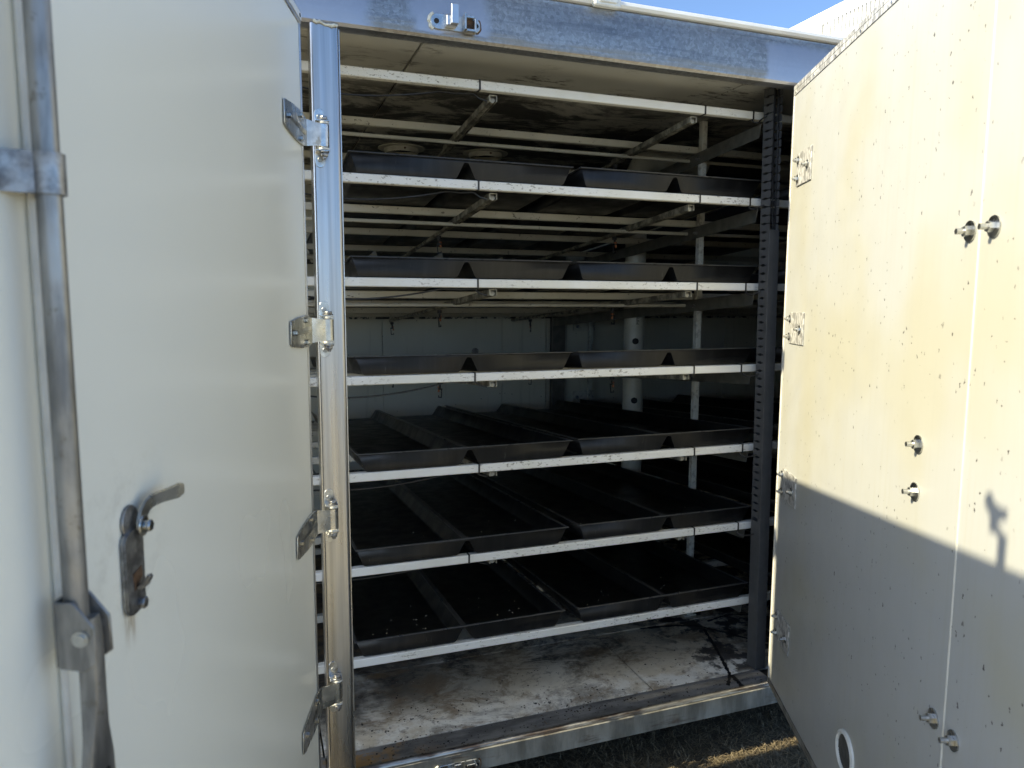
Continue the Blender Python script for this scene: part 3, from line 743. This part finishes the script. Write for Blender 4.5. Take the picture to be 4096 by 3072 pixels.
def right_door():
    th = R(24.5); h = PY(3175, 346, 0)
    D = empty('container_door', (h.x, h.y-.004, 0), -(R(90)+th)); tag(D, 'cream container door with nut studded plates and dark specks, half sunlit', 'door')
    zb, zt, W_ = .262, 2.428, 1.60
    MB().box(.012, 1.2135, 0, .060, zb+.012, zt-.016).build('inner_panel', 'door_paint_inner', D, .001)
    MB().box(1.2185, W_-.01, .0005, .060, zb+.012, zt-.016).build('inner_panel', 'door_paint_inner', D, .001)
    MB().tube([(1.216, .002, zb+.013), (1.216, .002, zt-.017)], .0034, 8).build('joint_bead', 'bead_cream', D)
    # edge channels
    m = MB().box(.0, W_, -.0025, .064, zt-.0155, zt); m.box(0, W_, -.0025, -.0004, zt-.034, zt-.0157); m.build('top_channel', 'spangle_plate', D, .001)
    m = MB().box(.0, W_, -.0025, .064, zb, zb+.0115); m.box(0, W_, -.0025, -.0004, zb+.0117, zb+.026); m.build('bottom_channel', 'sill_steel', D, .001)
    m = MB().box(0, .0115, -.002, .064, zb+.0118, zt-.0158); m.box(.0117, .018, -.002, -.0004, zb+.0265, zt-.0345); m.build('hinge_side_channel', 'rail_white', D, .001)
    MB().box(W_-.0098, W_, -.002, .064, zb+.0118, zt-.0158).build('free_side_channel', 'aluminium', D, .001)
    riv = mesh_only(MB().cyl((0, -.0042, 0), (0, -.0026, 0), .004, 8), 'rivet', 'aluminium')
    for s_ in [.03+.185*i for i in range(8)]: put(riv, 'rivet', D, (s_, 0, zt-.026))
    st = mesh_only(bolt_mesh('stud'), 'stud_bolt', 'zinc'); bg_ = mesh_only(bolt_mesh('big'), 'panel_bolt', 'zinc')
    pl = mesh_only(MB().box(-.075, .075, -.0045, -.0005, -.0535, .0535), 'backing_plate', 'spangle_plate', .0008)
    for zc, pts in ((2.132, ((.098, 2.163), (.196, 2.133), (.097, 2.103))), (1.602, ((.086, 1.633), (.195, 1.600), (.084, 1.572))), (1.052, ((.078, 1.083), (.081, 1.022), (.190, 1.047))), (.533, ((.087, .562), (.087, .501), (.192, .524)))):
        po = put(pl, 'backing_plate', D, (.153, 0, zc))
        for s_, z in pts: put(st, 'stud_bolt', po, (s_-.153, -.0045, z-zc), (0, random.uniform(0, 1), 0))
    for s_, z in ((1.185, 1.821), (1.263, 1.822), (1.039, 1.379), (1.037, 1.273), (1.179, .830), (1.256, .830)): put(bg_, 'panel_bolt', D, (s_, 0 if s_ < 1.2135 else .0005, z), (0, random.uniform(0, 1), 0))
    # round vent with mesh
    vs, vz = .748, .470
    m = MB(); n = 32
    for a in range(n):
        q = 2*math.pi*a/n
        for rr, yy in ((.060, -.0003), (.059, -.006), (.052, -.009), (.047, -.005), (.047, -.0003)): m.v.append((vs+rr*math.cos(q), yy, vz+rr*math.sin(q)))
    for a in range(n):
        b_ = (a+1) % n
        for i in range(5): m.f.append((a*5+i, b_*5+i, b_*5+(i+1) % 5, a*5+(i+1) % 5))
    v = m.build('vent_ring', 'white_plastic', D)
    m = MB()
    for i in range(-14, 15):
        d_ = i*.0032; c_ = math.sqrt(max(0, .0465**2-d_*d_))
        m.box(vs+d_-.0005, vs+d_+.0005, -.0028, -.0019, vz-c_, vz+c_); m.box(vs-c_, vs+c_, -.0017, -.0009, vz+d_-.0005, vz+d_+.0005)
    m.build('vent_mesh', 'mesh_grey', v, smooth=False)
    MB().cyl((vs, -.0006, vz), (vs, -.0002, vz), .0465, 24).build('vent_opening', 'dark_hole', v)
right_door()

def left_door():
    th = R(17); h = PY(1203, 97, -.06)
    D = empty('container_door', (h.x, h.y, 0), -(R(90)+th)); tag(D, 'plain off white container door with steel hinges, standing open beside the post', 'door')
    zb, zt, W_, T_ = .262, 2.432, 1.60, .055
    MB().box(.024, W_-.01, -T_, 0, zb+.010, zt-.034).build('outer_panel', 'door_paint_outer', D, .001)
    m = MB().box(.012, W_, -T_-.003, .0035, zt-.012, zt); m.box(.012, W_, .0004, .0035, zt-.0335, zt-.0121); m.build('top_channel', 'aluminium', D, .0015)
    MB().box(.014, W_-.002, .0036, .0052, zt-.024, zt-.006).build('top_strip', 'white_paint', D, .0005)
    MB().cyl((.030, .0051, zt-.016), (.030, .0064, zt-.016), .005, 12).build('hole_plug', 'dark_hole', D)
    m = MB().box(.014, .0235, -T_-.003, .002, zb+.010, zt-.0338); m.box(.0237, .030, .0003, .002, zb+.010, zt-.0338); m.build('hinge_side_channel', 'aluminium', D, .0008)
    MB().box(.011, .0138, -T_+.004, -.012, zb+.02, zt-.04).build('rubber_seal', 'rubber', D)
    MB().box(.014, W_, -T_-.003, .002, zb, zb+.0098).build('bottom_channel', 'aluminium', D, .001)
    MB().box(W_-.0098, W_, -T_-.003, .002, zb+.010, zt-.0338).build('free_side_channel', 'aluminium', D, .001)
    # hinges : strap on the door wraps a pin fixed in a bracket on the post
    out = [(.2135, .0285), (.2155, -.028), (.195, -.0345), (.10, -.0425), (.03, -.0415), (.004, -.037), (.004, .037), (.03, .0405), (.06, .0425), (.14, .038), (.20, .031)]
    ho = mesh_only(bolt_mesh('hex'), 'bolt', 'zinc')
    Mi = (Matrix.Translation(D.location) @ Matrix.Rotation(D.rotation_euler.z, 4, 'Z')).inverted()
    for zc in (2.132, 1.607, 1.066, .540):
        m = MB().prism([(s_, zc+z) for s_, z in out], 'y', .0024, .0062)
        # raised rib
        strap = m.build('hinge_strap', 'zinc', D, .0012)
        rib = MB(); rib.v = [(.012, .0063, zc+.013), (.165, .0063, zc+.004), (.165, .0063, zc-.004), (.012, .0063, zc-.013), (.012, .0115, zc+.006), (.120, .0085, zc+.002), (.120, .0085, zc-.002), (.012, .0115, zc-.006)]
        rib.f = [(0, 1, 5, 4), (1, 2, 6, 5), (2, 3, 7, 6), (4, 5, 6, 7), (3, 0, 4, 7), (3, 2, 1, 0)]; rib.build('rib', 'zinc', strap, .0015, 2)
        for s_, z in ((.060, .029), (.172, .0), (.058, -.029)): put(ho, 'bolt', strap, (s_, .0062, zc+z), (0, .3*s_*30, 0))
        # neck from strap to the rolled eye, in door coordinates
        pin = Vector((.2015, -.031, zc)); q0 = Mi @ pin; re = .0125
        pw = []
        for a in range(0, 300, 20):                                     # rolled eye around the pin (world angles)
            an = R(250+a); pw.append(Mi @ Vector((pin.x+re*math.cos(an), pin.y+re*math.sin(an), 0)))
        eye0 = Mi @ Vector((pin.x-.012, pin.y-.014, 0))
        neck = [(.010, .0045), (-.006, .0055), ((eye0.x*.55-.005*.45), (eye0.y*.6+.0055*.4)), (eye0.x, eye0.y)] + [(p_.x, p_.y) for p_ in pw]
        m = MB(); hs = [.036, .0345, .031, .0295]
        for i, (a_, b_) in enumerate(neck):
            p0 = Vector(neck[max(0, i-1)]); p1 = Vector(neck[min(len(neck)-1, i+1)]); t = (p1-p0).normalized(); nn = Vector((-t.y, t.x))*.0016
            hh = hs[min(i, 3)]
            for sgn in (1, -1):
                m.v += [(a_+nn.x*sgn, b_+nn.y*sgn, zc-hh), (a_+nn.x*sgn, b_+nn.y*sgn, zc+hh)]
        for i in range(len(neck)-1):
            k = i*4
            m.f += [(k, k+4, k+5, k+1), (k+2, k+3, k+7, k+6), (k+1, k+5, k+7, k+3), (k, k+2, k+6, k+4)]
        m.f += [(0, 1, 3, 2), (len(m.v)-4, len(m.v)-2, len(m.v)-1, len(m.v)-3)]
        m.build('hinge_eye', 'zinc', strap, 0, ang=50)
        # bracket on the post, world coordinates
        bx0, bx1 = .1795, .2055
        ro = .012
        o_ = arc((bx0+bx1)/2, zc+.066, .013, 0, 180, 8) + arc((bx0+bx1)/2, zc-.066, .013, 180, 360, 8)
        br = MB().prism(o_, 'y', -.0032, -.0004).build('hinge_bracket', 'zinc', CT, .0006)
        for zz in (zc+.0375, zc-.0405): MB().box(bx0, .2155, -.041, -.0034, zz, zz+.003).build('bracket_ear', 'zinc', br, .0006)
        for zz in (zc+.056, zc-.058): MB().prism(arc(.1925, zz, .0068, 0, 330, 11), 'y', -.0062, -.0033).build('weld_plug', 'aluminium_dull', br, .001)
        m = MB().cyl((pin.x, pin.y, zc+.0406), (pin.x, pin.y, zc+.0432), .0135, 16); m.prism(hexagon(pin.x, pin.y, .0105, 12), 'z', zc+.0433, zc+.0515); m.cyl((pin.x, pin.y, zc-.0425), (pin.x, pin.y, zc+.0405), .0082, 12)
        m.cyl((pin.x, pin.y, zc-.0445), (pin.x, pin.y, zc-.0407), .0135, 16); m.prism(hexagon(pin.x, pin.y, .0108, 25), 'z', zc-.0545, zc-.0446); m.cyl((pin.x, pin.y, zc-.061), (pin.x, pin.y, zc-.0546), .0056, 10)
        m.build('hinge_pin', 'zinc_dull', br, .0008)
        m = MB().cyl((pin.x, pin.y, zc+.0315), (pin.x, pin.y, zc+.0373), .0138, 18); m.cyl((pin.x, pin.y, zc-.0372), (pin.x, pin.y, zc-.0315), .0138, 18); m.build('bush', 'white_plastic', br, .0006)
    # lock handle keeper
    Nn = Vector((math.cos(th), -math.sin(th), 0)); Ee = Vector((-math.sin(th), -math.cos(th), 0)); H3 = Vector((h.x, h.y, 0))
    def LD(px, py, off):
        d_ = ray(px, py); p_ = CAM + d_*(((H3+Nn*off-CAM).dot(Nn))/d_.dot(Nn)); return (p_-H3).dot(Ee), p_.z
    pt = [(1.056+.027*math.cos(R(a)), 1.372+.016*math.sin(R(a))) for a in range(0, 181, 20)] + [(1.0565+.0265*math.cos(R(a)), 1.287+.016*math.sin(R(a))) for a in range(180, 361, 20)]
    kp = MB().prism(pt, 'y', .0004, .0075).build('keeper_plate', 'zinc_dull', D, .0022, 2)
    MB().prism(arc(1.056, 1.396, .022, 0, 360, 16)[:-1], 'y', .0004, .0045).build('base_washer', 'zinc_dull', kp, .001)
    put(mesh_only(MB().prism(hexagon(0, 0, .0085), 'y', 0, .008), 'bolt', 'zinc_dull', .001), 'bolt', kp, (1.050, .0076, 1.2835))
    MB().prism([(1.066, 1.328), (1.042, 1.332), (1.040, 1.318), (1.062, 1.304)], 'y', .0076, .0084).build('slot', 'rust', kp)
    m = MB(); v0 = []
    for of_, pxs in ((.0086, ((572, 2338), (545, 2350))), (.016, ((592, 2322), (566, 2335))), (.026, ((606, 2290), (590, 2296)))):
        v0.append([LD(a_, b_, of_)+(of_,) for a_, b_ in pxs])
    for q_ in v0:
        for (s_, z_, o_) in q_: m.v += [(s_, o_, z_), (s_, o_+.003, z_-.004)]
    for i in range(2):
        k = i*4; m.f += [(k, k+4, k+6, k+2), (k+1, k+3, k+7, k+5), (k, k+1, k+5, k+4), (k+2, k+6, k+7, k+3)]
    m.f += [(0, 2, 3, 1), (8, 9, 11, 10)]
    m.build('catch_tab', 'zinc_dull', kp, .001)
    # curved lever swung up and to the hinge side, standing off the door
    src = [(562, 2110, .009, 30), (561, 2082, .0095, 30), (566, 2050, .0105, 27), (580, 2022, .012, 24), (605, 1998, .016, 22), (640, 1985, .021, 20), (670, 1975, .026, 21), (705, 1962, .032, 24), (728, 1952, .035, 17)]
    cl_ = []; yy = []
    for px_, py_, of_, hw_ in src:
        a_, z_ = LD(px_, py_, of_); _, z2_ = LD(px_, py_+hw_, of_); cl_.append((a_, z_, abs(z_-z2_)*1.3)); yy.append(of_)
    m = MB()
    for i, (s_, z, hw) in enumerate(cl_):
        a_ = Vector(cl_[max(0, i-1)][:2]); b_ = Vector(cl_[min(len(cl_)-1, i+1)][:2]); t = (b_-a_).normalized(); nn = Vector((-t.y, t.x))*hw
        for e_ in (0, .0045):
            m.v += [(s_+nn.x, yy[i]+e_, z+nn.y), (s_-nn.x, yy[i]+e_, z-nn.y)]
    for i in range(len(cl_)-1):
        k = i*4; m.f += [(k, k+4, k+5, k+1), (k+2, k+3, k+7, k+6), (k, k+2, k+6, k+4), (k+1, k+5, k+7, k+3)]
    m.f += [(0, 1, 3, 2), (len(m.v)-4, len(m.v)-2, len(m.v)-1, len(m.v)-3)]
    lv = m.build('handle_lever', 'zinc', D, .0016, 2)
    put(mesh_only(MB().cyl((0, 0, 0), (0, .003, 0), .014, 16).prism(hexagon(0, 0, .0085), 'y', .0031, .012), 'pivot_bolt', 'zinc', .001), 'pivot_bolt', lv, (LD(583, 2101, .018)[0], .0138, LD(583, 2101, .018)[1]))
    # locking bar
    ps, pn = 1.2425, .033
    br_ = MB().cyl((ps, pn, 1.335), (ps, pn, zt+.02), .0119, 20).build('locking_bar', 'pole_steel', D)
    MB().cyl((ps, pn, zb+.02), (ps, pn, 1.03), .0119, 20).build('locking_bar', 'pole_steel', D)
    m = MB().cyl((ps, pn, zt+.0201), (ps, pn, zt+.045), .008, 10); m.prism([(ps-.009, zt+.03), (ps+.009, zt+.03), (ps+.010, zt+.050), (ps+.028, zt+.060), (ps+.033, zt+.052), (ps+.036, zt+.070), (ps+.012, zt+.072), (ps-.004, zt+.078), (ps-.014, zt+.094), (ps-.030, zt+.090), (ps-.026, zt+.074), (ps-.011, zt+.060)], 'y', pn-.007, pn+.007)
    m.v = [(x-.028*min(1, max(0, (z-zt-.02)/.01)), y, z) for x, y, z in m.v]; m.build('cam_head', 'pole_steel', br_, .002)
    for z0_ in (1.786, .62):
        zc = z0_+.0
        m = MB(); sec = [(ps+.075, .0012), (ps+.0265, .0012)] + [(ps+.0150*math.cos(R(a)), pn+.0150*math.sin(R(a))) for a in range(-20, 201, 15)] + [(ps-.0205, .0012)]
        for i, (a_, b_) in enumerate(sec):
            p0 = Vector(sec[max(0, i-1)]); p1 = Vector(sec[min(len(sec)-1, i+1)]); t = (p1-p0).normalized(); nn = Vector((-t.y, t.x))*.0011
            for sg in (1, -1): m.v += [(a_+nn.x*sg, b_+nn.y*sg, zc), (a_+nn.x*sg, b_+nn.y*sg, zc+.040)]
        for i in range(len(sec)-1):
            k = i*4; m.f += [(k, k+4, k+5, k+1), (k+2, k+3, k+7, k+6), (k+1, k+5, k+7, k+3), (k, k+2, k+6, k+4)]
        m.f += [(0, 1, 3, 2), (len(m.v)-4, len(m.v)-2, len(m.v)-1, len(m.v)-3)]
        c_ = m.build('bar_clamp', 'zinc_dull', D, 0, ang=30)
        MB().cyl((ps+.055, .0024, zc+.02), (ps+.055, .0055, zc+.02), .0075, 12).build('screw', 'sealant', c_)
    # white bead running up the door behind the bar
    MB().tube([(1.2235, .0045, zb+.02), (1.2235, .0045, zt-.035)], .0042, 10).build('edge_bead', 'white_plastic', D)
    # clevis and folding bar handle
    m = MB()
    for s0 in (ps-.0175, ps+.0140):
        m.prism([(pn-.012, 1.300), (pn-.012, 1.372), (pn+.006, 1.372), (pn+.026, 1.345), (pn+.027, 1.305), (pn+.014, 1.296)], 'x', s0, s0+.0035)
    m.box(ps-.0139, ps+.0139, pn-.0165, pn-.0122, 1.300, 1.372)
    cv = m.build('clevis', 'pole_steel', D, .001)
    m = MB().cyl((ps-.028, pn+.012, 1.333), (ps+.0215, pn+.012, 1.333), .0055, 12); m.cyl((ps+.0177, pn+.012, 1.333), (ps+.0195, pn+.012, 1.333), .0085, 14); m.build('pivot_bolt', 'zinc', cv)
    m = MB(); secs = [(1.350, .009, .0085), (1.325, .0105, .0105), (1.285, .0105, .0105), (1.255, .012, .010), (1.22, .017, .008), (1.185, .0245, .0075), (1.15, .0265, .0075), (1.09, .027, .0075), (.98, .027, .0075)]
    for z, hs_, hd_ in secs:
        for q_ in range(12):
            a_ = 2*math.pi*q_/12; c_, s__ = math.cos(a_), math.sin(a_)
            m.v.append((ps+hs_*math.copysign(abs(c_)**.45, c_), pn+.012+hd_*math.copysign(abs(s__)**.45, s__), z))
    for i in range(len(secs)-1):
        for j in range(12): m.f.append((i*12+j, i*12+(j+1) % 12, (i+1)*12+(j+1) % 12, (i+1)*12+j))
    m.f += [tuple(range(12)), tuple(range((len(secs)-1)*12, len(secs)*12))]
    hb = m.build('bar_handle', 'pole_steel', D, 0, ang=40)
    for s_, z in ((ps-.004, 1.172), (ps+.010, 1.152)): MB().cyl((s_, pn+.0196, z), (s_, pn+.0202, z), .005, 12).build('hole', 'dark_hole', hb)
left_door()

# ================================================================== unit on the roof
def roof_unit():
    x0, x1, y0, y1, z0, z1 = 2.3, 3.9, -.10, 1.4, H1+.0, 2.90
    U = empty('roof_vent_unit', (3.1, .6, 2.592)); tag(U, 'white louvred box on the container roof, above the right door', 'roof unit')
    O = Vector((3.1, .6, 2.592))
    def ub(mb, name, mat, bev=0.0, par=None):
        mb.v = [(x-O.x, y-O.y, z-O.z) for x, y, z in mb.v]; return mb.build(name, mat, par or U, bev)
    ub(MB().box(x0+.004, x1, y0, y1, z0, z1-.012), 'casing', 'slot_grey', 0)
    # side skin with real slots: bars between louvre openings
    zs0, zs1 = 2.785, 2.852; ys0 = .437; pitch = .0205
    ub(MB().box(x0-.004, x0+.0035, ys0+.006, y1, z0, z1-.0125), 'side_sheet', 'unit_white', .001)
    ub(MB().box(x0-.004, x0+.0035, y0, ys0+.0058, z0, zs0), 'side_sheet', 'unit_white', .001)
    ub(MB().box(x0-.004, x0+.0035, y0, ys0+.0058, zs1, z1-.0125), 'side_sheet', 'unit_white', .001)
    i = 0; y = ys0
    while y-pitch > y0:
        ub(MB().box(x0-.004, x0+.0035, y-pitch, y-.0095, zs0+.0002, zs1-.0002), 'louvre', 'unit_white', .001); y -= pitch
    ub(MB().box(x0-.012, x1+.01, y0-.01, y1+.02, z1-.012, z1), 'lid', 'unit_white', .003)
    ub(MB().box(x0-.03, x0-.0045, .60, .72, z1-.05, z1-.02), 'bracket', 'unit_white', .003)
roof_unit()

# ================================================================== loose bits
def chips():
    rnd = random.Random(11); m = MB()
    def chip(x, y, z, s):
        k = len(m.v); a = rnd.uniform(0, 6.28)
        pts = [(x+s*rnd.uniform(.4, 1)*math.cos(a+q), y+s*rnd.uniform(.4, 1)*math.sin(a+q)) for q in (0, 1.4, 2.8, 4.4)]
        m.v += [(p[0], p[1], z) for p in pts] + [(x, y, z+s*rnd.uniform(.25, .6))]
        m.f += [(k, k+1, k+4), (k+1, k+2, k+4), (k+2, k+3, k+4), (k+3, k, k+4), (k+3, k+2, k+1, k)]
    cl = [(rnd.uniform(.3, 1.75), .035+abs(rnd.gauss(0, .16)), rnd.uniform(.03, .16)) for _ in range(26)]
    for _ in range(1100):
        if rnd.random() < .7:
            q = rnd.choice(cl); x = min(1.82, max(.27, rnd.gauss(q[0], q[2]))); y = max(.036, rnd.gauss(q[1], q[2]*.35))
        else: x = rnd.uniform(.27, 1.77); y = .035+abs(rnd.gauss(0, .22))
        if y > .6: continue
        z = .2402 if y < .125 else ZF+.0016
        chip(x, y, z, rnd.choice((.001, .0012, .0015, .002, .002, .003, .0045, .006)))
    o = m.build('floor_debris', 'chip', smooth=False); tag(o, 'dark crumbs of debris scattered over the container floor edge', 'debris', kind='stuff')
    m = MB(); o2 = None
    for l, cnt in ((4, 16), (5, 34), (6, 60)):
        for _ in range(cnt):
            c_ = rnd.choice((0, 1)); x0 = (.30, 1.085)[c_]+rnd.choice((.04, .425)); x = x0+rnd.uniform(0, .27); y = .235+abs(rnd.gauss(0, .22))
            if y > 1: continue
            z = zs(l, y)+.0078; s = rnd.choice((.0018, .0024, .0032)); k = len(m.v)
            m.v += [(x-s, y, z), (x+s, y, z), (x, y-s*.7, z), (x, y+s*.7, z), (x, y, z+s), (x, y, z-s)]
            m.f += [(k+a, k+b_, k+c) for a, b_, c in ((0, 2, 4), (2, 1, 4), (1, 3, 4), (3, 0, 4), (2, 0, 5), (1, 2, 5), (3, 1, 5), (0, 3, 5))]
    o = m.build('spilled_seeds', 'seed', smooth=False); tag(o, 'pale spilled seeds lying in the lower black trays', 'seeds', kind='stuff')
chips()
